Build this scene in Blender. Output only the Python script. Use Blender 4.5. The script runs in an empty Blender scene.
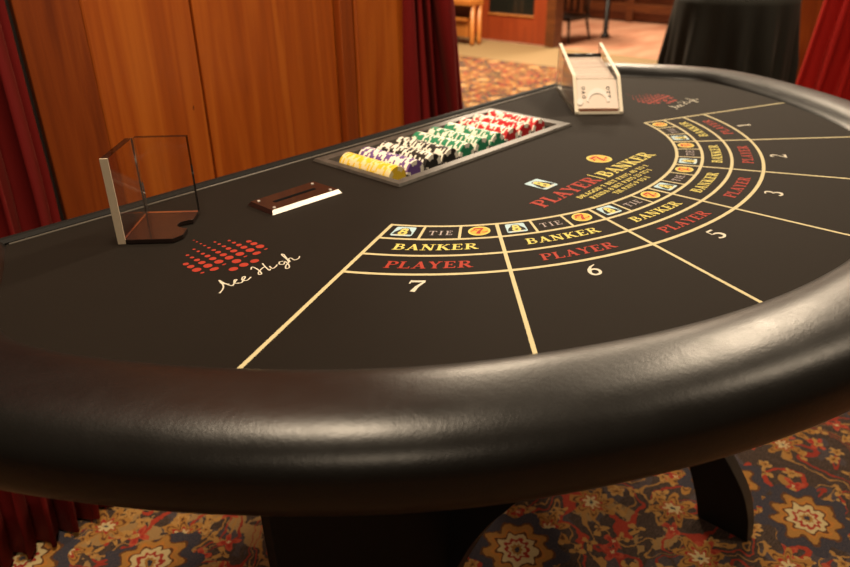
import bpy, bmesh, math, random
from math import sin, cos, pi, radians, atan2, hypot, floor
from mathutils import Vector, Matrix
random.seed(11)
C = bpy.context.scene.collection
S = 0.55            # metres per layout unit (the semi-width of the printed betting arcs)
HT = 0.759          # height of the felt above the floor
EL = 0.8479         # the arcs are ellipses: depth / half width

# ------------------------------------------------------------------ camera, world, lights, exposure
def V(x, y, z=0.0):
    return Vector((x * S, y * S, z * S + HT))

cam_d = bpy.data.cameras.new('camera')
cam = bpy.data.objects.new('camera', cam_d)
C.objects.link(cam)
Rv = Vector((0.67945155, -0.73360953, -0.01275303))
Uv = Vector((0.33927113, 0.29871831, 0.89199914))
Fv = Vector((0.65056951, 0.61039694, -0.45185715))
M = Matrix((Rv, Uv, -Fv)).transposed().to_4x4()
M.translation = V(-1.77158975, -1.43607026, 0.65951813)
cam.matrix_world = M
cam_d.sensor_width = 36
cam_d.lens = 715.27 * 36 / 850
cam_d.clip_start = 0.02
cam_d.dof.use_dof = True
cam_d.dof.focus_distance = 0.85
cam_d.dof.aperture_fstop = 5.6
bpy.context.scene.camera = cam

vs = bpy.context.scene.view_settings
vs.view_transform = 'Standard'
vs.look = 'None'
vs.gamma = 1
vs.use_curve_mapping = False
vs.exposure = 0.0

world = bpy.data.worlds.new('world')
bpy.context.scene.world = world
world.use_nodes = True
world.node_tree.nodes['Background'].inputs[0].default_value = (1.0, 0.66, 0.42, 1)
world.node_tree.nodes['Background'].inputs[1].default_value = 0.045

def area(name, loc, target, size, power, col=(1.0, 0.80, 0.57), spread=180):
    d = bpy.data.lights.new(name, 'AREA')
    d.shape = 'DISK'
    d.size = size
    d.energy = power
    d.color = col
    d.spread = radians(spread)
    o = bpy.data.objects.new(name, d)
    C.objects.link(o)
    o.location = loc
    o.rotation_euler = (Vector(target) - Vector(loc)).to_track_quat('-Z', 'Y').to_euler()
    return o

area('ceiling_lamp_over_table', (-0.56, -0.02, 2.5), (-0.45, 0.0, 0.76), 0.42, 40)
area('ceiling_lamp_behind_camera', (-2.0, -1.7, 2.3), (-0.4, 0.0, 0.8), 0.45, 13)
area('ceiling_lamp_players_side', (1.15, -1.45, 2.5), (0.8, -0.5, 0.76), 0.40, 17)
area('ceiling_lamp_beyond_table', (2.7, 0.25, 2.5), (1.2, 0.0, 0.76), 0.40, 54)
area('ceiling_lamp_far_carpet', (3.9, 3.2, 2.7), (3.8, 3.0, 0.0), 0.7, 230)
area('ceiling_lamp_far_room', (6.6, 3.2, 2.8), (6.4, 3.0, 0.0), 0.8, 150)

# ------------------------------------------------------------------ small helpers
def tag(o, label=None, cat=None, group=None, kind=None):
    if label: o['label'] = label
    if cat: o['category'] = cat
    if group: o['group'] = group
    if kind: o['kind'] = kind
    return o

def empty(name, loc, rz=0.0):
    o = bpy.data.objects.new(name, None)
    C.objects.link(o)
    o.location = loc
    o.rotation_euler = (0, 0, rz)
    o.empty_display_size = 0.05
    return o

def obj(name, bm, mats, parent=None, smooth=False, bevel=0.0):
    """link a bmesh built in WORLD coordinates; keeps world placement under the parent"""
    me = bpy.data.meshes.new(name)
    bm.normal_update()
    bm.to_mesh(me)
    bm.free()
    if not isinstance(mats, (list, tuple)): mats = [mats]
    for m in mats: me.materials.append(m)
    if smooth:
        for p in me.polygons: p.use_smooth = True
    o = bpy.data.objects.new(name, me)
    C.objects.link(o)
    if parent is not None:
        # express vertices in the top parent's space so part transforms stay identity
        top = parent
        mw = Matrix.Identity(4)
        chain = []
        while top is not None:
            chain.append(top)
            top = top.parent
        for q in reversed(chain):
            mw = mw @ (Matrix.Translation(q.location) @ q.rotation_euler.to_matrix().to_4x4())
        me.transform(mw.inverted())
        o.parent = parent
    if bevel:
        b = o.modifiers.new('bevel', 'BEVEL')
        b.width = bevel
        b.segments = 2
        b.limit_method = 'ANGLE'
        b.angle_limit = radians(40)
    return o

def orient(bm):
    bmesh.ops.recalc_face_normals(bm, faces=bm.faces[:])

def box(bm, p0, p1, mi=0, mat=None):
    x0, y0, z0 = p0
    x1, y1, z1 = p1
    vs_ = [Vector(c) for c in ((x0,y0,z0),(x1,y0,z0),(x1,y1,z0),(x0,y1,z0),(x0,y0,z1),(x1,y0,z1),(x1,y1,z1),(x0,y1,z1))]
    if mat is not None: vs_ = [mat @ v for v in vs_]
    v = [bm.verts.new(c) for c in vs_]
    for f in ((3,2,1,0),(4,5,6,7),(0,1,5,4),(1,2,6,5),(2,3,7,6),(3,0,4,7)):
        bm.faces.new([v[i] for i in f]).material_index = mi

def prism(bm, pts, a, b, mi=0, mi_side=None):
    """pts: list of Vectors (planar loop); extruded from +a to +b (vectors)"""
    lo = [bm.verts.new(p + a) for p in pts]
    hi = [bm.verts.new(p + b) for p in pts]
    n = len(pts)
    bm.faces.new(lo[::-1]).material_index = mi
    bm.faces.new(hi).material_index = mi
    for i in range(n):
        bm.faces.new((lo[i], lo[(i+1) % n], hi[(i+1) % n], hi[i])).material_index = mi if mi_side is None else mi_side

def tube(bm, pts, r, n=10, mi=0, caps=True):
    rings = []
    pts = [Vector(p) for p in pts]
    rr = r if isinstance(r, (list, tuple)) else [r] * len(pts)
    for i, p in enumerate(pts):
        t = (pts[min(i+1, len(pts)-1)] - pts[max(i-1, 0)]).normalized()
        up = Vector((0, 0, 1)) if abs(t.z) < 0.9 else Vector((1, 0, 0))
        s = t.cross(up).normalized()
        u = s.cross(t)
        rings.append([bm.verts.new(p + rr[i] * (cos(2*pi*k/n) * s + sin(2*pi*k/n) * u)) for k in range(n)])
    for a, b in zip(rings, rings[1:]):
        for k in range(n):
            bm.faces.new((a[k], a[(k+1) % n], b[(k+1) % n], b[k])).material_index = mi
    if caps:
        bm.faces.new(rings[0][::-1]).material_index = mi
        bm.faces.new(rings[-1]).material_index = mi

def spline(P, n=14, closed=False):
    P = [Vector(p) for p in P]
    Q = [2*P[0]-P[1]] + P + [2*P[-1]-P[-2]]
    out = []
    for i in range(1, len(Q)-2):
        p0, p1, p2, p3 = Q[i-1:i+3]
        for k in range(n):
            t = k / n
            out.append(.5*((2*p1)+(p2-p0)*t+(2*p0-5*p1+4*p2-p3)*t*t+(3*p1-p0-3*p2+p3)*t**3))
    out.append(P[-1])
    return out

# ------------------------------------------------------------------ materials
def new_mat(name):
    m = bpy.data.materials.new(name)
    m.use_nodes = True
    return m, m.node_tree, m.node_tree.nodes['Principled BSDF']

def setp(b, **k):
    for n, v in k.items():
        b.inputs[n.replace('_', ' ')].default_value = v

def simple(name, col, rough=0.6, metal=0.0, spec=0.5, **k):
    m, t, b = new_mat(name)
    b.inputs['Base Color'].default_value = (*col, 1)
    b.inputs['Roughness'].default_value = rough
    b.inputs['Metallic'].default_value = metal
    b.inputs['Specular IOR Level'].default_value = spec
    for n, v in k.items():
        b.inputs[n].default_value = v
    return m

class G:
    """terse node graph builder"""
    def __init__(s, t): s.t = t
    def new(s, typ, **k):
        n = s.t.nodes.new(typ)
        for a, v in k.items(): setattr(n, a, v)
        return n
    def put(s, sock, v):
        if isinstance(v, bpy.types.NodeSocket): s.t.links.new(v, sock)
        else: sock.default_value = v
    def m(s, op, a, b=0.0, c=0.0):
        n = s.new('ShaderNodeMath', operation=op)
        s.put(n.inputs[0], a); s.put(n.inputs[1], b); s.put(n.inputs[2], c)
        return n.outputs[0]
    def vm(s, op, a, b=(0,0,0)):
        n = s.new('ShaderNodeVectorMath', operation=op)
        s.put(n.inputs[0], a)
        if op == 'SCALE': s.put(n.inputs['Scale'], b)
        else: s.put(n.inputs[1], b)
        return n.outputs['Value'] if op in ('LENGTH', 'DOT_PRODUCT', 'DISTANCE') else n.outputs[0]
    def mix(s, f, a, b):
        n = s.new('ShaderNodeMix', data_type='RGBA')
        s.put(n.inputs[0], f)
        s.put(n.inputs[6], a if isinstance(a, bpy.types.NodeSocket) else (*a, 1))
        s.put(n.inputs[7], b if isinstance(b, bpy.types.NodeSocket) else (*b, 1))
        return n.outputs[2]
    def noise(s, vec, scale, detail=2.0, rough=.5, dist=0.0, out=0):
        n = s.new('ShaderNodeTexNoise')
        s.put(n.inputs['Vector'], vec)
        n.inputs['Scale'].default_value = scale
        n.inputs['Detail'].default_value = detail
        n.inputs['Roughness'].default_value = rough
        n.inputs['Distortion'].default_value = dist
        return n.outputs[out]
    def ramp(s, f, stops, interp='LINEAR'):
        n = s.new('ShaderNodeValToRGB')
        cr = n.color_ramp
        cr.interpolation = interp
        while len(cr.elements) < len(stops): cr.elements.new(0.5)
        for e, (p, c) in zip(cr.elements, stops):
            e.position = p
            e.color = (*c, 1) if len(c) == 3 else c
        s.put(n.inputs[0], f)
        return n.outputs[0]
    def pos(s): return s.new('ShaderNodeNewGeometry').outputs['Position']
    def obc(s): return s.new('ShaderNodeTexCoord').outputs['Object']
    def mapping(s, vec, sc=(1,1,1), loc=(0,0,0), rot=(0,0,0)):
        n = s.new('ShaderNodeMapping')
        s.put(n.inputs[0], vec)
        n.inputs['Scale'].default_value = sc
        n.inputs['Location'].default_value = loc
        n.inputs['Rotation'].default_value = rot
        return n.outputs[0]
    def bump(s, h, strength, dist, b):
        n = s.new('ShaderNodeBump')
        n.inputs['Strength'].default_value = strength
        n.inputs['Distance'].default_value = dist
        s.put(n.inputs['Height'], h)
        s.t.links.new(n.outputs[0], b.inputs['Normal'])

def mat_wood(name, c_dark, c_mid, c_lite, rough=0.42, grain=(8, 8, 0.42), seed=0.0, coat=0.15):
    m, t, b = new_mat(name)
    g = G(t)
    v = g.mapping(g.pos(), grain, (seed, seed * .7, seed * .3))
    big = g.noise(v, 0.9, 3, .55, 1.6)
    rings = g.m('FRACT', g.m('MULTIPLY', big, 5.0))
    rings = g.m('ABSOLUTE', g.m('SUBTRACT', rings, .5))
    fine = g.noise(g.mapping(g.pos(), (grain[0]*9, grain[1]*9, grain[2]*4)), 1.0, 3, .6)
    f = g.m('ADD', g.m('MULTIPLY', rings, .40), g.m('ADD', g.m('MULTIPLY', big, .55), g.m('MULTIPLY', fine, .42)))
    col = g.ramp(f, [(.15, c_dark), (.55, c_mid), (.95, c_lite)])
    sp = g.noise(g.mapping(g.pos(), (30, 30, 12)), 1.0, 1, .4)
    col = g.mix(g.m('GREATER_THAN', sp, .80), col, tuple(q * .55 for q in c_dark))
    t.links.new(col, b.inputs['Base Color'])
    b.inputs['Roughness'].default_value = rough
    b.inputs['Coat Weight'].default_value = coat
    b.inputs['Coat Roughness'].default_value = .3
    g.bump(fine, .12, .002, b)
    return m

M_wood = mat_wood('stained_wood_panel', (.15,.021,.002), (.37,.074,.005), (.55,.150,.014))
M_wood_shaded = mat_wood('stained_wood_panel_shaded', (.10,.014,.002), (.25,.045,.004), (.38,.085,.008), seed=3.1)  # same panel wood, with the shade on facet and strip put into its colour
M_doorwood = mat_wood('red_brown_door_wood', (.16,.022,.006), (.27,.042,.010), (.36,.062,.014), seed=5.0, grain=(9,9,1.0))
M_brownwood = mat_wood('brown_wall_wood', (.045,.012,.003), (.11,.030,.007), (.20,.062,.014), seed=8.0, grain=(1.2,1.2,12))
M_furn = mat_wood('orange_furniture_wood', (.38,.11,.02), (.50,.17,.03), (.62,.25,.05), seed=2.0, grain=(3,3,6))

def mat_felt():
    m, t, b = new_mat('black_table_felt')
    g = G(t)
    p = g.pos()
    n1 = g.noise(p, 900, 2, .6)
    n2 = g.noise(p, 6, 3, .6)
    col = g.ramp(g.m('ADD', g.m('MULTIPLY', n1, .6), g.m('MULTIPLY', n2, .4)), [(.3, (.0036,.0028,.0022)), (.7, (.0070,.0054,.0042))])
    vor = g.new('ShaderNodeTexVoronoi')
    g.put(vor.inputs['Vector'], p)
    vor.inputs['Scale'].default_value = 26
    lint = g.m('LESS_THAN', vor.outputs['Distance'], .022)
    pick = g.m('GREATER_THAN', g.new('ShaderNodeSeparateColor').outputs[0], .5)
    sc = t.nodes[-1]
    sep = [n for n in t.nodes if n.bl_idname == 'ShaderNodeSeparateColor'][-1]
    t.links.new(vor.outputs['Color'], sep.inputs[0])
    pick = g.m('GREATER_THAN', sep.outputs[0], .72)
    col = g.mix(g.m('MULTIPLY', lint, pick), col, (.10, .085, .07))
    t.links.new(col, b.inputs['Base Color'])
    setp(b, Roughness=.85)
    b.inputs['Specular IOR Level'].default_value = .17
    b.inputs['Specular Tint'].default_value = (1, .82, .66, 1)
    b.inputs['Sheen Weight'].default_value = .04
    b.inputs['Sheen Roughness'].default_value = .5
    b.inputs['Sheen Tint'].default_value = (1, .85, .7, 1)
    g.bump(n1, .35, .0006, b)
    return m
M_felt = mat_felt()

def mat_vinyl():
    m, t, b = new_mat('black_padded_vinyl')
    g = G(t)
    p = g.pos()
    n1 = g.noise(p, 420, 3, .65)
    n2 = g.noise(p, 26, 4, .6)
    b.inputs['Base Color'].default_value = (.0075, .0068, .006, 1)
    rg = g.m('ADD', g.m('MULTIPLY', n2, .16), .27)
    t.links.new(rg, b.inputs['Roughness'])
    b.inputs['Specular IOR Level'].default_value = .40
    h = g.m('ADD', g.m('MULTIPLY', n1, .45), g.m('ADD', g.m('MULTIPLY', n2, .7), g.m('MULTIPLY', g.noise(p, 95, 3, .6), .6)))
    g.bump(h, .20, .0016, b)
    return m
M_vinyl = mat_vinyl()
M_blackpaint = simple('black_painted_board', (.006, .005, .0045), .65, 0, .3)
M_edgeband = simple('dark_edge_band', (.05, .04, .03), .5)
M_lip = simple('black_edge_vinyl', (.007, .006, .005), .7, 0, .2)
M_piping = simple('grey_edge_piping', (.16, .14, .115), .45)
M_print_gold = simple('gold_print', (.56, .49, .28), .75, 0, .2)
M_print_yellow = simple('yellow_print', (.66, .57, .15), .75, 0, .2)
M_print_cream = simple('cream_print', (.62, .58, .47), .75, 0, .2)
M_print_grey = simple('grey_print', (.42, .36, .36), .75, 0, .2)
M_print_red = simple('red_print', (.36, .035, .018), .75, 0, .2)
M_print_orange = simple('orange_print', (.80, .40, .06), .75, 0, .2)
M_print_blue = simple('pale_blue_print', (.42, .60, .68), .75, 0, .2)
M_print_black = simple('black_print', (.015, .015, .015), .75, 0, .2)

def mat_metal_frame():
    m, t, b = new_mat('grey_tray_frame')
    g = G(t)
    n = g.noise(g.pos(), 60, 4, .7)
    t.links.new(g.ramp(n, [(.3, (.055,.048,.041)), (.75, (.125,.112,.095))]), b.inputs['Base Color'])
    b.inputs['Roughness'].default_value = .5
    b.inputs['Metallic'].default_value = .25
    return m
M_frame = mat_metal_frame()
M_well = simple('dark_tray_well', (.035, .032, .03), .55)
M_chrome = simple('polished_metal', (.85, .80, .72), .38, .55)
M_plate = simple('glossy_dark_plate', (.022, .012, .009), .07, 0, .9)
M_slotblack = simple('slot_black', (.002, .002, .002), .9, 0, .1)
def mat_acrylic(name, col=(1, 1, 1), rough=.02):
    m, t, b = new_mat(name)
    setp(b, Base_Color=(*col, 1), Roughness=rough, IOR=1.47)
    b.inputs['Transmission Weight'].default_value = 1.0
    return m
M_acrylic = mat_acrylic('clear_acrylic', (.97, .96, .94))
M_acr_edge = simple('sawn_acrylic_edge', (.80, .66, .48), .4)
M_acr_bright = simple('pale_acrylic_edge', (.86, .78, .62), .4)
M_milky = simple('cream_shoe_front', (.88, .76, .66), .35)
M_white = simple('white_gloss', (.92, .88, .82), .25)
M_card = simple('card_edges', (.86, .76, .66), .7)
M_card2 = simple('card_edges_pinkish', (.62, .47, .40), .7)
M_rubber = simple('black_roller', (.012, .012, .012), .3)

def mat_curtain(name, c0, c1):
    m, t, b = new_mat(name)
    g = G(t)
    n = g.noise(g.mapping(g.pos(), (8, 8, 1.2)), 1, 3, .6)
    t.links.new(g.ramp(n, [(.3, c0), (.7, c1)]), b.inputs['Base Color'])
    b.inputs['Roughness'].default_value = .8
    b.inputs['Sheen Weight'].default_value = .05
    b.inputs['Sheen Tint'].default_value = (1, .25, .15, 1)
    b.inputs['Specular IOR Level'].default_value = .15
    g.bump(g.noise(g.pos(), 300, 2), .1, .001, b)
    return m
M_curtain = mat_curtain('dark_red_velvet', (.11, .004, .004), (.17, .007, .006))
M_curtain_b = mat_curtain('bright_red_curtain', (.42, .014, .012), (.56, .023, .017))
M_cloth = mat_curtain('black_tablecloth_fabric', (.013, .0125, .010), (.021, .020, .016))
M_cloth.node_tree.nodes['Principled BSDF'].inputs['Sheen Tint'].default_value = (1, .9, .75, 1)
M_cloth.node_tree.nodes['Principled BSDF'].inputs['Sheen Weight'].default_value = .04
M_chairblack = simple('black_chair_paint', (.010, .007, .006), .4)
M_glass_dark = simple('dark_door_glass', (.012, .013, .010), .12, 0, .5)

ROSE = (.40, .738, 0)
def mat_carpet():
    m, t, b = new_mat('floral_carpet')
    g = G(t)
    p = g.pos()
    flat = g.vm('MULTIPLY', p, (1, 1, 0))
    wob = g.vm('SCALE', g.vm('SUBTRACT', g.noise(flat, 24, 3, .6, 0, 1), (.5, .5, .5)), .030)
    q = g.vm('MULTIPLY', g.vm('ADD', flat, wob), (1, 1, 0))
    # weave streaks
    st = g.noise(g.mapping(flat, (70, 420, 1), rot=(0, 0, radians(38))), 1, 2, .6)
    base = g.ramp(st, [(.32, (.020,.014,.013)), (.72, (.075,.051,.044))])
    slate = g.m('GREATER_THAN', g.noise(q, 9, 3, .6, .4), .57)
    base = g.mix(g.m('MULTIPLY', slate, .45), base, (.075, .070, .092))
    # regions of gold ground
    gold = g.m('GREATER_THAN', g.noise(g.vm('ADD', q, (3.3, 1.7, 0)), 2.3, 2, .5), .56)
    sxp = g.new('ShaderNodeSeparateXYZ'); g.put(sxp.inputs[0], flat)
    gold = g.m('MULTIPLY', g.m('LESS_THAN', g.m('ABSOLUTE', g.m('ADD', sxp.outputs[0], 1.1)), 1.25), g.m('GREATER_THAN', g.noise(g.vm('ADD', q, (3.3, 1.7, 0)), 2.3, 2, .5), .40))
    gold = g.m('MULTIPLY', gold, g.m('GREATER_THAN', g.noise(q, 20, 3, .6, .6), .53))
    base = g.mix(g.m('MULTIPLY', gold, .9), base, (.34, .20, .075))
    # scrolling vines
    n = g.noise(q, 6.5, 1, .4, 1.2)
    for lvl, w, c in ((.44, .014, (.34, .030, .016)), (.53, .008, (.36, .18, .05)), (.60, .013, (.28, .022, .015)), (.37, .009, (.34, .16, .04))):
        base = g.mix(g.m('LESS_THAN', g.m('ABSOLUTE', g.m('SUBTRACT', n, lvl)), w), base, c)
    def flowers(base, scale, petals, R, rnd, ramp_stops, off, keep=0.0, sharp=.24):
        vor = g.new('ShaderNodeTexVoronoi')
        vor.voronoi_dimensions = '2D'
        w = g.vm('ADD', q, off)
        g.put(vor.inputs['Vector'], w)
        vor.inputs['Scale'].default_value = scale
        vor.inputs['Randomness'].default_value = rnd
        d = g.vm('SUBTRACT', w, vor.outputs['Position'])
        d = g.vm('MULTIPLY', d, (1, 1, 0))
        L = g.m('MULTIPLY', g.vm('LENGTH', d), scale)
        sx = g.new('ShaderNodeSeparateXYZ'); g.put(sx.inputs[0], d)
        an = g.m('ARCTAN2', sx.outputs[1], sx.outputs[0])
        sc = g.new('ShaderNodeSeparateColor'); g.put(sc.inputs[0], vor.outputs['Color'])
        ph = g.m('MULTIPLY', sc.outputs[0], 6.28)
        pet = g.m('ADD', 1 - sharp, g.m('MULTIPLY', sharp, g.m('COSINE', g.m('ADD', g.m('MULTIPLY', an, petals), ph))))
        rr = g.m('DIVIDE', L, g.m('MULTIPLY', pet, R))
        col = g.ramp(rr, ramp_stops, 'CONSTANT')
        inside = g.m('MULTIPLY', g.m('LESS_THAN', rr, 1.0), g.m('GREATER_THAN', sc.outputs[1], keep))
        return g.mix(inside, base, col)
    red, cream, goldc, navy, brown = (.33,.022,.016), (.56,.43,.21), (.36,.165,.035), (.030,.033,.050), (.10,.036,.014)
    base = flowers(base, 19, 5, .33, .9, [(0, brown), (.25, goldc), (.6, (.45,.25,.08))], (0, 0, 0), .72)
    base = flowers(base, 15, 4, .38, .85, [(0, cream), (.22, red), (.65, (.42,.06,.03))], (5.1, 2.2, 0), .60, .34)
    base = flowers(base, 21, 3, .40, .9, [(0, brown), (.3, (.42,.22,.06))], (2.1, 7.2, 0), .62, .40)
    base = flowers(base, 8.5, 7, .44, .75, [(0, navy), (.10, cream), (.36, red), (.50, goldc), (.66, brown), (.76, goldc)], (1.37, .31, 0), .42, .26)
    base = flowers(base, 4.4, 9, .47, .6, [(0, navy), (.07, goldc), (.13, cream), (.20, red), (.27, cream), (.40, brown), (.46, (.45,.17,.03)), (.52, goldc), (.66, brown), (.72, navy)], ROSE, .50, .12)
    base = g.mix(.09, base, g.ramp(g.noise(flat, 260, 2), [(.3, (.02,.015,.012)), (.7, (.5,.3,.15))]))
    t.links.new(base, b.inputs['Base Color'])
    b.inputs['Roughness'].default_value = .95
    b.inputs['Specular IOR Level'].default_value = .1
    g.bump(g.noise(flat, 330, 2), .5, .003, b)
    return m
M_carpet = mat_carpet()
M_tan = simple('tan_floor', (.24, .155, .065), .8)
def mat_farfloor():
    m, t, b = new_mat('polished_far_floor')
    g = G(t)
    n = g.noise(g.mapping(g.pos(), (1.5, 6, 1), rot=(0, 0, .7)), 1, 4, .6)
    t.links.new(g.ramp(n, [(.3, (.42,.17,.10)), (.7, (.62,.34,.22))]), b.inputs['Base Color'])
    b.inputs['Roughness'].default_value = .35
    return m
M_farfloor = mat_farfloor()

# ------------------------------------------------------------------ the setting
def quad_floor(name, x0, x1, y0, y1, z0, z1, mat):
    bm = bmesh.new()
    box(bm, (x0, y0, z0), (x1, y1, z1))
    return tag(obj(name, bm, mat), kind='structure')

quad_floor('floor', -4.5, 8.4, -4.5, 5.6, -.06, -.012, M_farfloor)
bm = bmesh.new()
# patterned carpet with its far edge running to the door
pts = [Vector(p) for p in ((-4.5, -4.5, 0), (4.75, -4.5, 0), (4.45, 1.0, 0), (4.33, 3.3, 0), (4.28, 5.6, 0), (-4.5, 5.6, 0))]
prism(bm, pts, Vector((0, 0, -.012)), Vector((0, 0, 0.0)))
carpet = tag(obj('floor_carpet', bm, M_carpet), kind='structure')
bm = bmesh.new()
pts = [Vector(p) for p in ((4.75, -4.5, 0), (5.3, -4.5, 0), (5.22, 5.6, 0), (4.28, 5.6, 0), (4.33, 3.3, 0), (4.45, 1.0, 0))]
prism(bm, pts, Vector((0, 0, -.012)), Vector((0, 0, -.002)))
tag(obj('floor_border', bm, M_tan), kind='structure')

# wood panelled wall piece behind the table: profile in plan, extruded upward
def wall_strip(name, prof, z0, z1, mat, depth=.06, parent=None, kind='structure'):
    bm = bmesh.new()
    a = [Vector((x*S, y*S, 0)) for x, y in prof]
    back = [Vector((prof[-1][0]*S, prof[-1][1]*S + depth, 0)), Vector((prof[0][0]*S, prof[0][1]*S + depth, 0))]
    prism(bm, a + back, Vector((0, 0, z0)), Vector((0, 0, z1)))
    orient(bm)
    o = obj(name, bm, mat, parent, bevel=.0015)
    if parent is None: tag(o, kind=kind)
    return o
M_gap_shade = simple('gap_shade_backing', (.012, .005, .002), .8)  # near black: shade in the gaps between boards is painted into the backing
wall = wall_strip('wall_back', [(-1.9, 1.04), (.80, 1.04)], 0, 2.7, M_gap_shade, .06)
wall_strip('wall_panel_board', [(-.940, 1.012), (-.787, .905)], .0, 2.7, M_wood_shaded, .03, wall)
wall_strip('wall_panel_board', [(-.786, .905), (-.780, .900), (-.424, .90), (-.424, .98)], .0, 2.7, M_wood, .02, wall)
wall_strip('wall_panel_recess', [(-.394, .935), (.236, .935)], 0, 2.7, M_wood, .03, wall)
wall_strip('wall_panel_strip', [(.2425, .94), (.2425, .906), (.246, .903), (.310, .903), (.313, .906), (.313, .95)], 0, 2.7, M_wood_shaded, .02, wall)
wall_strip('wall_panel_pilaster', [(.3225, .98), (.3225, .906), (.327, .90), (.605, .90), (.617, .908), (.617, 1.0)], 0, 2.7, M_wood, .02, wall)

# distant walls and door, all in planes of constant x
def xwall(name, x, y0, y1, z0, z1, mat, th=.08):
    bm = bmesh.new()
    box(bm, (x*S, y0*S, z0), (x*S + th, y1*S, z1))
    return tag(obj(name, bm, mat), kind='structure')
wf = xwall('wall_far', 13.7, 1.5, 10.5, 0, 2.7, M_brownwood)
for k, z in enumerate((.10, .30, .52, .78)):
    bm = bmesh.new()
    box(bm, (13.7*S - .04, 1.5*S, z), (13.7*S + .01, 10.5*S, z + (.10 if k == 0 else .05)))
    obj('panel_rail', bm, M_brownwood, wf, bevel=.006)
for y in (3.0, 4.2, 5.4, 6.6, 7.8):
    bm = bmesh.new()
    box(bm, (13.7*S - .05, y*S, 0), (13.7*S + .01, y*S + .10, 1.2))
    obj('panel_stile', bm, M_brownwood, wf, bevel=.006)
xwall('wall_door_side', 9.56, 7.72, 10.2, 0, 2.7, M_doorwood)
xwall('wall_right', 7.5, -2.5, 1.42, 0, 2.7, M_wood)
# trim along it
bm = bmesh.new(); box(bm, (7.5*S - .02, 1.34*S, 0), (7.5*S + .09, 1.46*S, 2.7))
tag(obj('trim_1', bm, M_brownwood, None, bevel=.004), kind='structure')

door = empty('door_1', (9.5*S, 6.9*S, 0)); tag(door, kind='structure')
X = 9.5*S
def dbox(name, y0, y1, z0, z1, mat, x0=0.0, x1=.045, par=door):
    bm = bmesh.new(); box(bm, (X + x0, y0*S, z0), (X + x1, y1*S, z1)); return obj(name, bm, mat, par, bevel=.004)
dbox('stile', 6.10, 6.38, .01, 2.15, M_doorwood)
dbox('stile', 7.42, 7.70, .01, 2.15, M_doorwood)
dbox('bottom_rail', 6.38, 7.42, .01, .255, M_doorwood, .006, .04)
dbox('top_rail', 6.38, 7.42, 2.0, 2.15, M_doorwood, .006, .04)
dbox('glazing_bead', 6.38, 7.42, .257, .268, M_furn, -.004, .03)
dbox('glass_pane', 6.38, 7.42, .275, 2.0, M_glass_dark, .018, .026)
j = dbox('door_jamb', 5.90, 6.09, 0, 2.2, M_brownwood, -.02, .12, None); j.name = 'trim_2'; tag(j, kind='structure')

# ------------------------------------------------------------------ curtains
def curtain(name, path, z0, z1, folds, amp, mat, label, flare=0.0, seed=1, sharp=1.0, width_top=1.0):
    """path: (x,y) from..to in units; pleats push along the path normal"""
    rnd = random.Random(seed)
    pf = path if callable(path) else (lambda z: path)
    path = pf(0.0)
    P0, P1 = Vector((path[0][0]*S, path[0][1]*S, 0)), Vector((path[1][0]*S, path[1][1]*S, 0))
    d = P1 - P0
    nrm = Vector((d.y, -d.x, 0)).normalized()
    N = folds * 14
    ph = [rnd.uniform(.75, 1.25) for _ in range(folds + 1)]
    lean = [rnd.uniform(-.3, .3) for _ in range(folds + 1)]
    bm = bmesh.new()
    rows = 26
    grid = []
    for r in range(rows + 1):
        tz = r / rows
        z = z0 + (z1 - z0) * tz
        row = []
        wdt = 1 + flare * (1 - tz) ** 1.5
        pa = pf((z - HT) / S)
        P0, P1 = Vector((pa[0][0]*S, pa[0][1]*S, 0)), Vector((pa[1][0]*S, pa[1][1]*S, 0))
        d = P1 - P0
        for i in range(N + 1):
            s = i / N
            f = s * folds
            k = int(min(f, folds - 1e-6))
            a = amp * ph[k] * (1 - .35 * tz)
            w = sin(2*pi*f + .35*sin(3.1*tz*3 + k))
            w = math.copysign(abs(w) ** sharp, w)
            ss = .5 + (s - .5) * wdt + .006 * lean[k] * sin(5*tz + k)
            # roll the pleat sideways so that folds overhang a little
            side = .30 * a * sin(4*pi*f + .5) / max(d.length, .001)
            p = P0 + d * (ss + side) + nrm * (a * w)
            row.append(bm.verts.new((p.x, p.y, z + (.006*sin(7*s*folds) if r == 0 else 0))))
        grid.append(row)
    for a, b in zip(grid, grid[1:]):
        for i in range(N):
            bm.faces.new((a[i], a[i+1], b[i+1], b[i]))
    o = obj(name, bm, mat, None, smooth=True)
    sm = o.modifiers.new('thickness', 'SOLIDIFY'); sm.thickness = .004; sm.offset = 0
    tag(o, label, 'curtain')
    return o
curtain('velvet_curtain', lambda z: ((-1.82, .92), (-.978 - .115*min(1, max(0, (-.2 - z)/1.18)), .955 - .035*min(1, max(0, (-.2 - z)/1.18)))), .012, 2.65, 9, .026, M_curtain, 'dark red velvet curtain at far left beside the wood wall, hem on the carpet', 0, 4, .8)
curtain('velvet_curtain', lambda z: ((.60, 1.0), (1.043 - .195*min(max(z, -1.4), .8), 1.02)), .012, 2.65, 5, .100, M_curtain, 'dark red pleated curtain with black folds just right of the wood wall', 0, 9, 1.0)
curtain('drape_curtain', lambda z: ((6.42, .785 - .115*min(z, 1.5)), (6.35, -.75)), .012, 2.65, 8, .085, M_curtain_b, 'bright red pleated curtain at far right behind the padded rail', 0, 3, .9)

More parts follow.
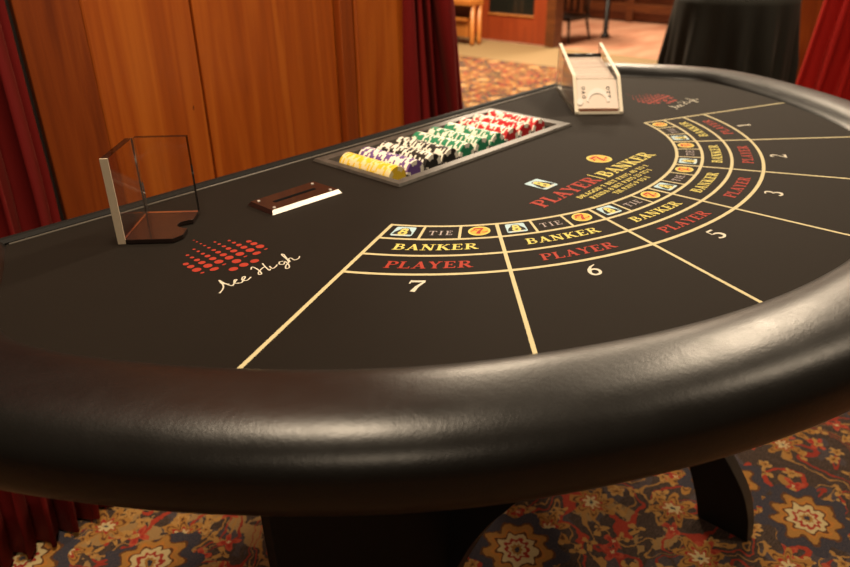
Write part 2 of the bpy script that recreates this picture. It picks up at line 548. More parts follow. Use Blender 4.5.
# ------------------------------------------------------------------ the casino table
table = empty('casino_table', (0, -.2, 0))
tag(table, 'black casino card table with padded rim and printed baccarat layout', 'table')
HC = [[1.31, 0.31], [1.39, 0.14], [1.455, 0.0], [1.475, -0.12], [1.44, -0.24], [1.36, -0.39], [1.25, -0.555], [1.1, -0.73], [0.9324, -0.8736], [0.6981, -0.9961], [0.446, -1.0876], [0.1967, -1.1391], [0.0, -1.1445], [-0.1955, -1.1317], [-0.4426, -1.0768], [-0.6892, -0.9774], [-0.913, -0.8449], [-1.0808, -0.7105], [-1.2342, -0.5429], [-1.3483, -0.3829], [-1.4300, -0.2367], [-1.4630, -0.1199], [-1.440, 0.001], [-1.378, 0.1425], [-1.310, 0.3134]]
inner = spline([(a, b, 0) for a, b in HC], 10)
def normals2(c):
    out = []
    for i in range(len(c)):
        t = (c[min(i+1, len(c)-1)] - c[max(i-1, 0)]).normalized()
        out.append(Vector((-t.y, t.x, 0)))
    if out[0].x < 0: out = [-n for n in out]
    return out
inn = normals2(inner)
RW, RT, RB, RN = .2487, .0356, -.1307, 2.6
bm = bmesh.new()
rings = []
K = 48
for c, n in zip(inner, inn):
    ring = []
    for k in range(K):
        a = 2*pi*k/K
        ca, sa = cos(a), sin(a)
        off = RW/2 - RW/2*math.copysign(abs(ca)**(2/RN), ca)
        zz = (RT+RB)/2 + (RT-RB)/2*math.copysign(abs(sa)**(2/RN), sa)
        ring.append(bm.verts.new(V(c.x + n.x*off, c.y + n.y*off, zz)))
    rings.append(ring)
for a, b in zip(rings, rings[1:]):
    for k in range(K): bm.faces.new((a[k], a[(k+1)%K], b[(k+1)%K], b[k]))
bm.faces.new(rings[0][::-1]); bm.faces.new(rings[-1])
orient(bm)
obj('padded_rail', bm, M_vinyl, table, smooth=True)

# felt: cloth surface with the tray opening, plus everything printed on it (one mesh)
TX0, TX1, TY0, TY1 = -.410, .405, -.058, .252     # tray opening
bm = bmesh.new()
outer = [c + n*.10 for c, n in zip(inner, inn)]
outer[0].y = outer[-1].y = .325
ov = [bm.verts.new(V(p.x, min(p.y, .325), 0)) for p in outer]
hv = [bm.verts.new(V(x, y, 0)) for x, y in ((TX0, TY0), (TX1, TY0), (TX1, TY1), (TX0, TY1))]
ed = [bm.edges.new((ov[i], ov[(i+1) % len(ov)])) for i in range(len(ov))]
ed += [bm.edges.new((hv[i], hv[(i+1) % 4])) for i in range(4)]
bmesh.ops.triangle_fill(bm, use_beauty=True, use_dissolve=False, edges=ed)
for f in bm.faces:
    f.normal_update()
    if f.normal.z < 0: f.normal_flip()
PM = [M_felt, M_print_gold, M_print_yellow, M_print_cream, M_print_grey, M_print_red, M_print_orange, M_print_blue, M_print_black]
GOLD, YEL, CREAM, GREY, RED, ORANGE, BLUE, BLACK = range(1, 9)
ZP = .0006
CNT = [0]
def P2(x, y, lay=0): return Vector((x*S, y*S, HT + .00018 + lay*.00007 + (CNT[0] % 31)*.000002))
def poly(pts, mi, lay=0, mp=None):
    CNT[0] += 1
    v = [bm.verts.new(P2(*(mp(a, b) if mp else (a, b)), lay)) for a, b in pts]
    try: f = bm.faces.new(v)
    except ValueError: return
    f.normal_update()
    if f.normal.z < 0: f.normal_flip()
    f.material_index = mi
def ribbon(pts, w, mi, lay=0, mp=None, w1=None):
    """stroke along 2D points; w may be number or list"""
    n = len(pts)
    ws = w if isinstance(w, (list, tuple)) else [w]*n
    L, R = [], []
    for i, (x, y) in enumerate(pts):
        x0, y0 = pts[max(i-1, 0)]; x1, y1 = pts[min(i+1, n-1)]
        dx, dy = x1-x0, y1-y0
        l = hypot(dx, dy) or 1
        nx, ny = -dy/l*ws[i]/2, dx/l*ws[i]/2
        L.append((x+nx, y+ny)); R.append((x-nx, y-ny))
    for i in range(n-1):
        poly([R[i], R[i+1], L[i+1], L[i]], mi, lay, mp)
def pol(r, deg):
    a = radians(deg)
    return (r*cos(a), EL*r*sin(a))
TH = [-153.69, -131.14, -109.63, -89.73, -69.45, -48.70, -26.31]
RR = [.7168, .8029, .8995, 1.0]
for r, w in zip(RR, (.0090, .0088, .0088, .0095)):
    N = 120
    pts = [pol(r, TH[0] + (TH[-1]-TH[0])*i/N) for i in range(N+1)]
    ribbon(pts, w, GOLD, 0)
for i, t in enumerate(TH):
    r1 = {0: 1.46, 1: 1.42, 2: 1.38, 3: 1.37, 4: 1.38, 5: 1.43, 6: 1.46}[i]
    ribbon([pol(.7125, t), pol(r1, t)], .0088, GOLD, 1)
for i in range(6):
    for q in (1, 2):
        t = TH[i] + (TH[i+1]-TH[i])*q/3
        ribbon([pol(RR[0], t), pol(RR[1], t)], .0065, GOLD, 1)

# --- a small serif alphabet made of strokes: (x, y) in em, cap height 1
def arc(cx, cy, rx, ry, a0, a1, n=10):
    return [(cx + rx*cos(radians(a0+(a1-a0)*k/n)), cy + ry*sin(radians(a0+(a1-a0)*k/n))) for k in range(n+1)]
TK, TN, SF = .19, .085, .075
def vert(x, y0=0, y1=1, s0=True, s1=True, w=TK):
    o = [([(x, y0), (x, y1)], w)]
    if s0: o.append(([(x-.19, y0+SF/2), (x+.19, y0+SF/2)], SF))
    if s1: o.append(([(x-.19, y1-SF/2), (x+.19, y1-SF/2)], SF))
    return o
GL = {
 'P': (.74, vert(.20) + [([(.2,.955)] + arc(.42,.725,.25,.23,90,-90) + [(.2,.495)], [TN]*2+[.10,.13,.17,.19,.17,.13,.10]+[TN]*4)]),
 'L': (.72, vert(.20) + [([(.2,.045),(.66,.045)], .09), ([(.66,0),(.68,.28)], .07)]),
 'A': (.86, [([(.14,.0),(.44,1)], .08), ([(.40,1),(.72,0)], .19), ([(.22,.33),(.60,.33)], .08), ([(0,SF/2),(.29,SF/2)], SF), ([(.55,SF/2),(.87,SF/2)], SF)]),
 'Y': (.82, [([(.12,1),(.42,.45)], .18), ([(.70,1),(.42,.45)], .08), ([(.42,.48),(.42,0)], TK), ([(-.02,1-SF/2),(.28,1-SF/2)], SF), ([(.56,1-SF/2),(.84,1-SF/2)], SF), ([(.24,SF/2),(.60,SF/2)], SF)]),
 'E': (.76, vert(.20) + [([(.2,.955),(.64,.955)], .09), ([(.64,1),(.66,.74)], .07), ([(.2,.045),(.68,.045)], .09), ([(.68,0),(.70,.28)], .07), ([(.2,.51),(.50,.51)], .08), ([(.50,.64),(.50,.38)], .06)]),
 'R': (.88, vert(.20) + [([(.2,.955)] + arc(.42,.735,.22,.22,90,-90) + [(.2,.515)], [TN]*2+[.10,.13,.17,.19,.17,.13,.10]+[TN]*4), ([(.40,.52),(.74,.03)], .18), ([(.62,SF/2),(.92,SF/2)], SF)]),
 'B': (.80, vert(.20) + [([(.2,.955)] + arc(.42,.745,.20,.21,90,-90) + [(.2,.535)], [TN]*2+[.10,.13,.16,.18,.16,.13,.10]+[TN]*4), ([(.2,.535)] + arc(.44,.29,.25,.245,90,-90) + [(.2,.045)], [TN]*2+[.10,.13,.17,.20,.17,.13,.10]+[TN]*4)]),
 'N': (.94, vert(.18, w=.08) + [([(.14,1),(.76,0)], .19)] + vert(.76, s0=False, w=.08)),
 'K': (.90, vert(.20) + [([(.24,.40),(.70,.97)], .08), ([(.38,.58),(.76,.02)], .19), ([(.56,1-SF/2),(.84,1-SF/2)], SF), ([(.62,SF/2),(.94,SF/2)], SF)]),
 'T': (.80, vert(.40, s1=False) + [([(.04,.955),(.76,.955)], .09), ([(.04,1),(.02,.72)], .07), ([(.76,1),(.78,.72)], .07)]),
 'I': (.42, vert(.21)),
 'D': (.86, vert(.20) + [([(.2,.955),(.36,.955)] + arc(.38,.5,.34,.455,90,-90) + [(.36,.045),(.2,.045)], [TN]*3+[.10,.14,.18,.20,.20,.20,.18,.14,.10]+[TN]*4)]),
 'G': (.88, [(arc(.46,.5,.37,.46,45,315,16), .14), ([(.72,.42),(.72,.10)], .17), ([(.54,.42),(.86,.42)], .08)]),
 'O': (.90, [(arc(.45,.5,.36,.46,0,360,22), .14)]),
 'S': (.66, [(arc(.34,.74,.22,.22,30,250,8) + arc(.34,.27,.24,.23,80,-150,8), .14)]),
 '0': (.68, [(arc(.34,.5,.25,.46,0,360,20), .13)]),
 '1': (.50, vert(.27, s1=False) + [([(.06,.80),(.27,.96)], .09)]),
 '2': (.68, [(arc(.32,.72,.22,.24,160,-30,9) + [(.08,.06)], [.10]*5+[.17]*4+[.10,.08]), ([(.05,.07),(.62,.07)], .15), ([(.60,.02),(.64,.24)], .06)]),
 '3': (.66, [(arc(.30,.75,.21,.21,150,-80,9), [.08]*3+[.12,.15,.17,.17,.15,.11,.08]), (arc(.30,.28,.26,.24,90,-145,10), [.08,.10,.14,.17,.19,.19,.17,.14,.12,.11,.14])]),
 '4': (.70, [([(.50,0),(.50,1)], .16), ([(.48,.98),(.05,.32)], .07), ([(.04,.30),(.66,.30)], .10)]),
 '5': (.66, [([(.16,.93),(.58,.93)], .14), ([(.17,.95),(.13,.55)], .07), (arc(.29,.30,.27,.27,115,-145,11), [.08,.11,.15,.18,.20,.20,.18,.15,.13,.12,.13,.16])]),
 '6': (.70, [([(.60,.96),(.36,.82),(.19,.58),(.12,.34)], [.06,.12,.17,.19]), (arc(.35,.30,.23,.265,0,360,20), .145)]),
 '7': (.64, [([(.04,.90),(.60,.90)], .17), ([(.06,1),(.03,.70)], .06), ([(.58,.88),(.36,.45),(.26,0)], [.09,.15,.20])]),
 '8': (.68, [(arc(.34,.74,.20,.22,0,360,18), .14), (arc(.34,.27,.25,.24,0,360,18), .15)]),
 '9': (.70, [(arc(.35,.69,.23,.265,0,360,20), .145), ([(.58,.66),(.50,.40),(.34,.17),(.10,.04)], [.19,.17,.12,.06])]),
 ' ': (.34, []),
}
def text_width(s, track=.10): return sum(GL[c][0] + track for c in s) - track
def write(s, mp, length, height, mi, lay=2, track=.10, bold=1.0, baseline=0.0):
    """mp(sx, sy): sx along text -length/2..length/2, sy above the baseline"""
    W = text_width(s, track)
    k = length / W
    x = -length/2
    for c in s:
        adv, strokes = GL[c]
        for pts, w in strokes:
            fine = []
            ww = w if isinstance(w, list) else [w]*len(pts)
            ww = (ww + [ww[-1]]*len(pts))[:len(pts)]
            q = [(px*k, py*height) for px, py in pts]
            # build the ribbon in em space so thickness follows the horizontal scale
            n = len(q); L = []; R = []
            for i, (a, b_) in enumerate(q):
                a0, b0 = q[max(i-1, 0)]; a1, b1 = q[min(i+1, n-1)]
                if n > 4 and pts[0] == pts[-1]: pass
                dx, dy = a1-a0, b1-b0
                l = hypot(dx, dy) or 1
                nx, ny = -dy/l, dx/l
                h = ww[i]*bold/2
                L.append((x + a + nx*h*k, b_ + ny*h*height)); R.append((x + a - nx*h*k, b_ - ny*h*height))
            for i in range(n-1):
                poly([R[i], R[i+1], L[i+1], L[i]], mi, lay, mp)
        x += (adv + track)*k
def on_arc(deg, r_base):
    """text centred at deg, letters' feet outward"""
    def f(sx, sy):
        a = radians(deg)
        # arc length -> parameter angle
        sp = r_base*math.sqrt(sin(a)**2 + (EL*cos(a))**2)
        t = deg + math.degrees(sx/sp)
        return pol(r_base - sy, t)
    return f
def straight(cx, cy, rot=0.0):
    c, s = cos(rot), sin(rot)
    return lambda sx, sy: (cx + sx*c - sy*s, cy + sx*s + sy*c)
NUM = ['7', '6', '5', '3', '2', '1']
for i in range(6):
    mid = (TH[i]+TH[i+1])/2
    write('BANKER', on_arc(mid, .868), .196, .034, YEL, bold=1.05)
    write('PLAYER', on_arc(mid, .969), .192, .036, RED, bold=1.05)
    third = (TH[i+1]-TH[i])/3
    write('TIE', on_arc(mid, .776), .058, .027, GREY, track=.26, bold=.8)
    write(NUM[i], on_arc(mid-.5, 1.083), .036 if NUM[i] != '1' else .024, .054, CREAM, bold=.95)
    def emblem_bear(mp, w, h):
        c = [(sx*(w/2-.006), sy*(h/2-.006), a) for sx, sy, a in ((1,1,0),(-1,1,90),(-1,-1,180),(1,-1,270))]
        pts = []
        for x, y, a in c: pts += [(x+.006*cos(radians(a+q)), y+.006*sin(radians(a+q))) for q in (0, 30, 60, 90)]
        poly(pts, BLUE, 2, mp)
        # dark seated silhouette with a yellow figure eight on its belly
        sh = [(-.46,-.34),(-.40,-.05),(-.26,.16),(-.18,.34),(0,.40),(.18,.34),(.26,.16),(.40,-.05),(.46,-.34)]
        poly([(a*w, b*h) for a, b in sh], BLACK, 3, mp)
        poly([(.17*w*cos(q*pi/6), .08*h + .10*h*sin(q*pi/6) + .17*h) for q in range(12)], CREAM, 4, mp)
        poly([(-.34*w,-.36*h),(.34*w,-.36*h),(.26*w,-.46*h),(-.26*w,-.46*h)], CREAM, 3, mp)
        write('8', lambda a, b: mp(a, b - .34*h), w*.42, h*.62, YEL, 5, bold=1.5)
    def emblem_dragon(mp, r):
        poly([(r*cos(q*pi/12), r*sin(q*pi/12)) for q in range(24)], YEL, 2, mp)
        poly([(r*.84*cos(q*pi/12), r*.84*sin(q*pi/12)) for q in range(24)], ORANGE, 3, mp)
        write('7', lambda a, b: mp(a - .05*r, b - .62*r), r*.95, r*1.25, RED, 4, bold=1.3)
        ribbon([(-r*.75, -.05*r), (-r*.45, .25*r), (-r*.2, .1*r)], r*.14, RED, 4, mp)
        ribbon([(r*.75, -.15*r), (r*.5, -.35*r), (r*.2, -.3*r)], r*.14, RED, 4, mp)
    b0 = on_arc(TH[i]+third*.5, .757); emblem_bear(lambda a, b, f=b0: f(a, b), .050, .058)
    b1 = on_arc(TH[i+1]-third*.5, .757); emblem_dragon(lambda a, b, f=b1: f(a*.92, b), .0295)
emblem_bear(straight(-.158, -.372), .062, .074)
emblem_dragon(straight(.155, -.371), .039)
write('PLAYER', straight(-.161, -.483), .288, .047, RED, bold=1.1)
write('BANKER', straight(.161, -.483), .288, .047, YEL, bold=1.1)
ribbon([(-.004, -.425), (-.004, -.486)], .005, YEL, 2)
write('DRAGON 7 BET PAYS 40 TO 1', straight(0, -.519), .375, .0165, YEL, bold=1.15)
write('PANDA 8 BET PAYS 25 TO 1', straight(-.004, -.546), .322, .0165, YEL, bold=1.15)
write('TIE PAYS 9 TO 1', straight(0, -.573), .185, .0165, YEL, bold=1.15)
# dotted spade emblem and handwriting, on both sides
cols = {0: [.013,-.001,-.018,-.034,-.052,-.072,-.090,-.111,-.134,-.162,-.190], 1: [-.034,-.052,-.071,-.090,-.111,-.135,-.156,-.191],
        2: [-.052,-.071,-.091,-.111,-.135,-.160], 3: [-.091,-.111,-.135,-.157]}
def dot_r(y):
    ks = [(.02,.0025),(-.034,.0040),(-.052,.0048),(-.071,.0060),(-.090,.0078),(-.111,.0095),(-.135,.0118),(-.162,.0122),(-.20,.0118)]
    for (a, ra), (b, rb) in zip(ks, ks[1:]):
        if b <= y <= a: return ra + (rb-ra)*(a-y)/(a-b)
    return .0025
script = {
 'A': [(-1.126,-.266),(-1.112,-.256),(-1.101,-.240),(-1.094,-.214),(-1.0945,-.232),(-1.091,-.256),(-1.083,-.252),(-1.076,-.246),(-1.068,-.240),(-1.072,-.238),(-1.080,-.250),(-1.070,-.259),(-1.060,-.252),(-1.049,-.243),(-1.052,-.239),(-1.061,-.249),(-1.056,-.259),(-1.041,-.252)],
 'bar': [(-1.099,-.226),(-1.096,-.238),(-1.090,-.246)],
 'H': [(-1.020,-.222),(-1.011,-.213),(-1.010,-.232),(-1.016,-.254),(-1.023,-.256),(-1.018,-.246),(-1.003,-.236),(-.992,-.232)],
 'H2': [(-.985,-.214),(-.991,-.232),(-.996,-.254),(-.990,-.250)],
 'i': [(-.984,-.238),(-.986,-.252),(-.976,-.250),(-.968,-.244)],
 'g': [(-.948,-.240),(-.956,-.237),(-.963,-.246),(-.957,-.253),(-.947,-.244),(-.951,-.262),(-.960,-.276),(-.967,-.274),(-.958,-.262),(-.944,-.254)],
 'h': [(-.944,-.254),(-.932,-.228),(-.926,-.211),(-.930,-.210),(-.940,-.252),(-.934,-.240),(-.927,-.239),(-.928,-.253),(-.918,-.254),(-.908,-.246)],
}
for dx in (0.0, 2.036):
    cx = -1.0162 + dx
    for k, ys in cols.items():
        for sgn in ((0,) if k == 0 else (-1, 1)):
            for y in ys:
                r = dot_r(y)*.84
                x = cx + sgn*k*.02725
                sq = 1.0
                if (k, y) in ((1, -.156), (3, -.157)): r *= .5; sq = .5
                if (k, y) in ((2, -.160),): sq = .75
                if (k, y) in ((1, -.191),): sq = .9
                poly([(x + r*cos(q*pi/8), y + r*sq*sin(q*pi/8)) for q in range(16)], RED, 1)
    for key, pts in script.items():
        sp = spline([(a, b, 0) for a, b in pts], 5)
        ribbon([(p.x + dx, p.y) for p in sp], (.0030 if key != 'A' else .0032), CREAM, 1)
obj('felt', bm, PM, table)

# back lip, piping, under-structure
bm = bmesh.new()
prof = [(.325, -.02), (.322, .004), (.330, .011), (.342, .012), (.353, .006), (.357, -.01), (.357, -.125), (.34, -.125)]
va = [bm.verts.new(V(-1.33, y, z)) for y, z in prof]; vb = [bm.verts.new(V(1.33, y, z)) for y, z in prof]
n = len(prof)
for i in range(n): bm.faces.new((va[i], va[(i+1) % n], vb[(i+1) % n], vb[i]))
bm.faces.new(va[::-1]); bm.faces.new(vb)
orient(bm)
obj('dealer_edge', bm, M_lip, table)
bm = bmesh.new(); tube(bm, [V(-1.315, .317, .001), V(1.30, .317, .001)], .0016, 8)
obj('edge_piping', bm, M_piping, table, smooth=True)
# apron: thin wall following the curve under the rail + bottom panel
bm = bmesh.new()
ap = [c + n*.14 for c, n in zip(inner, inn)]
ap = [Vector((p.x, min(p.y, .33), 0)) for p in ap]
prism(bm, [Vector((p.x*S, p.y*S, 0)) for p in ap], Vector((0, 0, HT-.074)), Vector((0, 0, HT-.062)))
orient(bm)
obj('bottom_panel', bm, M_blackpaint, table)
bm = bmesh.new()
a2 = [c + n*.10 for c, n in zip(inner, inn)]
lo = [(bm.verts.new(Vector((p.x*S, min(p.y, .33)*S, HT-.066))), bm.verts.new(Vector((p.x*S, min(p.y, .33)*S, HT-.052)))) for p in a2]
for (a, b), (c, d) in zip(lo, lo[1:]): bm.faces.new((a, c, d, b))
o = obj('apron', bm, M_blackpaint, table)
sm = o.modifiers.new('t', 'SOLIDIFY'); sm.thickness = .012; sm.offset = 0

def yz_plate(name, x, th, prof):
    bm = bmesh.new()
    pts = [V(x, y, z) for y, z in prof]
    prism(bm, pts, Vector((-th/2, 0, 0)), Vector((th/2, 0, 0)), 0, 1)
    orient(bm)
    return obj(name, bm, [M_blackpaint, M_edgeband], table, bevel=.002)
FL = -1.38
sm2 = lambda P: [(p.x, p.y) for p in spline([(a, b, 0) for a, b in P], 6)]
outer_c = sm2([(-.50, -.20), (-.66, -.75), (-.80, -1.0), (-.872, -1.09), (-.935, -1.18), (-.972, -1.28), (-.988, FL)])
inner_c = sm2([(-.80, FL), (-.77, -1.27), (-.70, -1.12), (-.55, -.98), (-.35, -.92), (-.14, -.98), (.0, -1.12), (.06, -1.27), (.09, FL)])
back_c = sm2([(.27, FL), (.255, -1.28), (.21, -1.12), (.16, -.9), (.12, -.20)])
yz_plate('leg', .435, .032, outer_c + inner_c + back_c)
front_c = sm2([(-.66, -.20), (-.62, -.62), (-.575, -.80), (-.525, -.895), (-.46, -1.0), (-.395, -1.13), (-.355, -1.23), (-.325, -1.31), (-.31, FL)])
yz_plate('leg', -.435, .032, front_c + [(.30, FL), (.12, -.20)])
bm = bmesh.new()
prism(bm, [V(-1.118, -.28, -.20), V(-1.095, -.28, FL), V(-.45, -.28, FL), V(-.45, -.28, -.20)], Vector((0, -.012, 0)), Vector((0, .012, 0)))
orient(bm)
obj('modesty_panel', bm, M_blackpaint, table, bevel=.002)

# ------------------------------------------------------------------ chip tray
tray = empty('chip_tray', V(0, .09, 0)); tag(tray, 'grey metal chip tray with wide flat frame sunk into black felt', 'chip tray')
bm = bmesh.new()
OX0, OX1, OY0, OY1 = -.437, .443, -.091, .284
IX0, IX1, IY0, IY1 = -.404, .402, -.052, .246
def ringpts(x0, x1, y0, y1, z): return [bm.verts.new(V(*p, z)) for p in ((x0,y0),(x1,y0),(x1,y1),(x0,y1))]
A = ringpts(OX0, OX1, OY0, OY1, .0012); B = ringpts(OX0+.004, OX1-.004, OY0+.004, OY1-.004, .0085)
D = ringpts(IX0-.003, IX1+.003, IY0-.003, IY1+.003, .0070); E_ = ringpts(IX0, IX1, IY0, IY1, -.006)
for a, b in ((A, B), (B, D), (D, E_), (E_, A)):
    for i in range(4): bm.faces.new((a[i], a[(i+1)%4], b[(i+1)%4], b[i]))
orient(bm)
fr = obj('frame', bm, M_frame, tray)
NC = 10
PX0, PITCH = -.3675, .0796
CZ = -.0080
CR = .0363
bm = bmesh.new()
prof = []
for k in range(NC):
    cx = PX0 + k*PITCH
    for a in range(0, 9):
        an = pi + pi*a/8
        prof.append((cx + (PITCH/2-.0004)*cos(an), CZ + .0005 + .0385*sin(an)))
rows = []
for y in (-.024, .222): rows.append([bm.verts.new(V(x, y, min(z, -.006))) for x, z in prof])
for i in range(len(prof)-1): bm.faces.new((rows[0][i], rows[0][i+1], rows[1][i+1], rows[1][i]))
# back slope, front wall, side walls
def q4(*p):
    bm.faces.new([bm.verts.new(V(*c)) for c in p])
q4((IX0-.004, .222, -.040), (IX1+.004, .222, -.040), (IX1+.004, IY1+.002, -.004), (IX0-.004, IY1+.002, -.004))
q4((IX0-.004, -.024, -.046), (IX1+.004, -.024, -.046), (IX1+.004, IY0-.002, -.004), (IX0-.004, IY0-.002, -.004))
q4((IX0-.002, IY0, -.004), (IX0-.002, IY1, -.004), (IX0-.002, IY1, -.045), (IX0-.002, IY0, -.052))
q4((IX1+.002, IY0, -.004), (IX1+.002, IY1, -.004), (IX1+.002, IY1, -.045), (IX1+.002, IY0, -.052))
orient(bm)
o = obj('well', bm, M_well, tray)
sm = o.modifiers.new('t', 'SOLIDIFY'); sm.thickness = .001; sm.offset = -1

# chips
def chip_mats(name, c, spot=(.97, .93, .80)):
    return [simple(name + '_chip_clay', c, .5, 0, .4), simple(name + '_chip_spot', spot, .5, 0, .4)]
CH_T = .0037
def chip_mesh(name, mats):
    """disc lying on its rim, axis along y; front face at y=0"""
    bm = bmesh.new()
    n = 32
    R = CR*S
    r1, r2 = R*.60, R*.985
    def ring(r, y, wav=0): return [bm.verts.new((r*(1+wav*(1 if (k//2) % 2 else -1))*cos(2*pi*k/n), y, r*sin(2*pi*k/n))) for k in range(n)]
    f0 = ring(r1, 0, .04); f1 = ring(r2, 0); e0 = ring(R, .0003); e1 = ring(R, CH_T-.0003); b1 = ring(r2, CH_T); b0 = ring(r1, CH_T, .04)
    bm.faces.new(f0).material_index = 0
    bm.faces.new(b0[::-1]).material_index = 0
    for a, b in ((f0, f1), (f1, e0), (e0, e1), (e1, b1), (b1, b0)):
        for k in range(n):
            bm.faces.new((a[k], a[(k+1)%n], b[(k+1)%n], b[k])).material_index = 1 if (k % 8) in (0, 1, 2, 3) else 0
    orient(bm)
    me = bpy.data.meshes.new(name)
    bm.to_mesh(me); bm.free()
    for m in mats: me.materials.append(m)
    return me
kinds = {
 'yellow': chip_mesh('yellow_chip', chip_mats('yellow', (.90, .60, .035), (.90, .76, .40))),
 'purple': chip_mesh('purple_chip', chip_mats('purple', (.17, .085, .30))),
 'black': chip_mesh('black_chip', chip_mats('black', (.022, .020, .018))),
 'green': chip_mesh('green_chip', chip_mats('green', (.025, .27, .13))),
 'red': chip_mesh('red_chip', chip_mats('red', (.62, .025, .03))),
}
order = ['yellow', 'purple', 'black', 'black', 'green', 'green', 'green', 'red', 'red', 'red']
place = ['the leftmost row of the tray', 'the single purple row beside the yellow chips', 'the black row next to the purple chips', 'the black row next to the green chips',
         'the green row next to the black chips', 'the middle one of the three green rows', 'the green row next to the red chips', 'the red row next to the green chips',
         'the middle one of the three red rows', 'the rightmost row of the tray']
rnd = random.Random(5)
for k, colr in enumerate(order):
    y = -.014*S + (k % 3)*.0008
    base = rnd.uniform(0, pi/2)
    for i in range(32):
        o = bpy.data.objects.new(colr + '_casino_chip', kinds[colr])
        C.objects.link(o)
        o.location = ((PX0 + k*PITCH)*S + rnd.uniform(-.0003, .0003), y, HT + CZ*S + rnd.uniform(-.0002, .0003))
        o.rotation_euler = (0, base + rnd.uniform(0, pi/2) * (1 if rnd.random() < .8 else .2), 0)
        y += CH_T + .00003
        if i == 0: tag(o, 'foremost %s chip in %s' % (colr, place[k]), 'poker chip', 'poker chips in the tray')
        elif i == 31: tag(o, 'rearmost %s chip in %s' % (colr, place[k]), 'poker chip', 'poker chips in the tray')
        else: tag(o, '%s poker chip inside %s' % (colr, place[k]), 'poker chip', 'poker chips inside %s' % place[k])

# ------------------------------------------------------------------ money slot plate
slot = empty('money_slot_plate', V(-.685, .057, 0)); tag(slot, 'glossy brown plate with a narrow slot and four screws, left of the chip tray', 'slot plate')
bm = bmesh.new()
c = [(-.792, .010), (-.577, .004), (-.578, .108), (-.791, .105)]
bot = [bm.verts.new(V(x + (-.006 if x < -.7 else .006), y + (-.008 if y < .05 else .006), .0008)) for x, y in c]
top = [bm.verts.new(V(x, y, .011)) for x, y in c]
bm.faces.new(bot[::-1])
bm.faces.new(top)
for i in range(4): bm.faces.new((bot[i], bot[(i+1)%4], top[(i+1)%4], top[i])).material_index = 1 if i in (0,) else 0
orient(bm)
pl = obj('plate', bm, [M_plate, M_chrome], slot)
bm = bmesh.new(); box(bm, tuple(V(-.752, .051, .0108)), tuple(V(-.616, .062, .0120))); obj('slot_opening', bm, M_slotblack, slot)
for x, y in ((-.775, .092), (-.777, .022), (-.594, .094), (-.593, .018)):
    bm = bmesh.new(); p = V(x, y, .011)
    tube(bm, [p - Vector((0,0,.0005)), p + Vector((0,0,.0010))], [.0026, .0020], 14); obj('screw', bm, M_chrome, slot, smooth=False)

# ------------------------------------------------------------------ discard holder
hold = empty('discard_holder', V(-1.03, .12, 0)); tag(hold, 'clear acrylic corner card holder on a glossy dark notched base', 'card holder')
Cn = Vector((-1.015, .228)); a_ = Vector((-.7071, -.7071)); b_ = Vector((.7071, -.7071))
LA, LB = .168, .126
def HP(u, v, z): q = Cn + a_*u + b_*v; return V(q.x, q.y, z)
bm = bmesh.new()
base_pts = [(0, 0), (0, LB)]
# right side runs from (0,LB) to (LA,LB) with a half-round notch, and a clipped front corner
for k in range(11):
    an = pi*k/10
    base_pts.append((LA*.46 - .026*cos(an), LB - .030*sin(an)))
base_pts += [(LA*.86, LB), (LA, LB*.86), (LA, 0)]
prism(bm, [HP(u, v, 0) for u, v in base_pts], Vector((0, 0, .0008)), Vector((0, 0, .0068)))
orient(bm)
obj('base', bm, M_plate, hold, bevel=.0006)
T = .018
def wall_box(name, u0, u1, v0, v1, z0, z1, edge):
    bm = bmesh.new()
    p = [HP(u0, v0, z0), HP(u1, v0, z0), HP(u1, v1, z0), HP(u0, v1, z0)]
    h = Vector((0, 0, (z1-z0)*S))
    prism(bm, p, Vector((0, 0, 0)), h)
    orient(bm)
    return obj(name, bm, [M_acrylic], hold)
w1 = wall_box('side_wall', -.001, LA-.0035, -T, -.0005, .0125, .205, None)
w2 = wall_box('back_wall', -T, -.0012, 0, LB, .0125, .205, None)
bm = bmesh.new()
p = [HP(LA-.0033, -T, .0), HP(LA, -T, .0), HP(LA, 0, .0), HP(LA-.0033, 0, .0)]
prism(bm, p, Vector((0, 0, .0008)), Vector((0, 0, .205*S)))
orient(bm)
tag(obj('sawn_edge', bm, M_acr_edge, w1), 'frosted tan cut end of the clear side wall')

# ------------------------------------------------------------------ card shoe
shoe = empty('card_shoe', V(.80, .10, 0)); tag(shoe, 'clear and cream acrylic dealing shoe full of cards on the felt', 'card shoe')
W0 = Vector((.589, -.009)); wd = Vector((cos(-.8367), sin(-.8367))); dd = Vector((-wd.y, wd.x))
SW, SD = .182, .468
def SP(w, d, z): q = W0 + wd*w + dd*d; return V(q.x, q.y, z)
def shoe_prism(name, w0, w1, prof, mats, par=shoe, side=None, bev=0):
    bm = bmesh.new()
    pts = [SP(w0, d, z) for d, z in prof]
    v = wd*((w1-w0)*S)
    prism(bm, pts, Vector((0, 0, 0)), Vector((v.x, v.y, 0)), 0, side)
    orient(bm)
    return obj(name, bm, mats, par, bevel=bev)
ST = .013
sprof = [(0, .001), (-.002, .010), (.097, .118), (.110, .126), (SD, .190), (SD, .001)]
shoe_prism('side_panel', 0, ST, sprof, [M_acrylic, M_acr_bright], side=1)
shoe_prism('side_panel', SW-ST, SW, sprof, [M_acrylic, M_acr_bright], side=1)
shoe_prism('base_plate', ST, SW-ST, [(0, .001), (0, .011), (SD, .011), (SD, .001)], [M_acrylic, M_acr_bright], side=1)
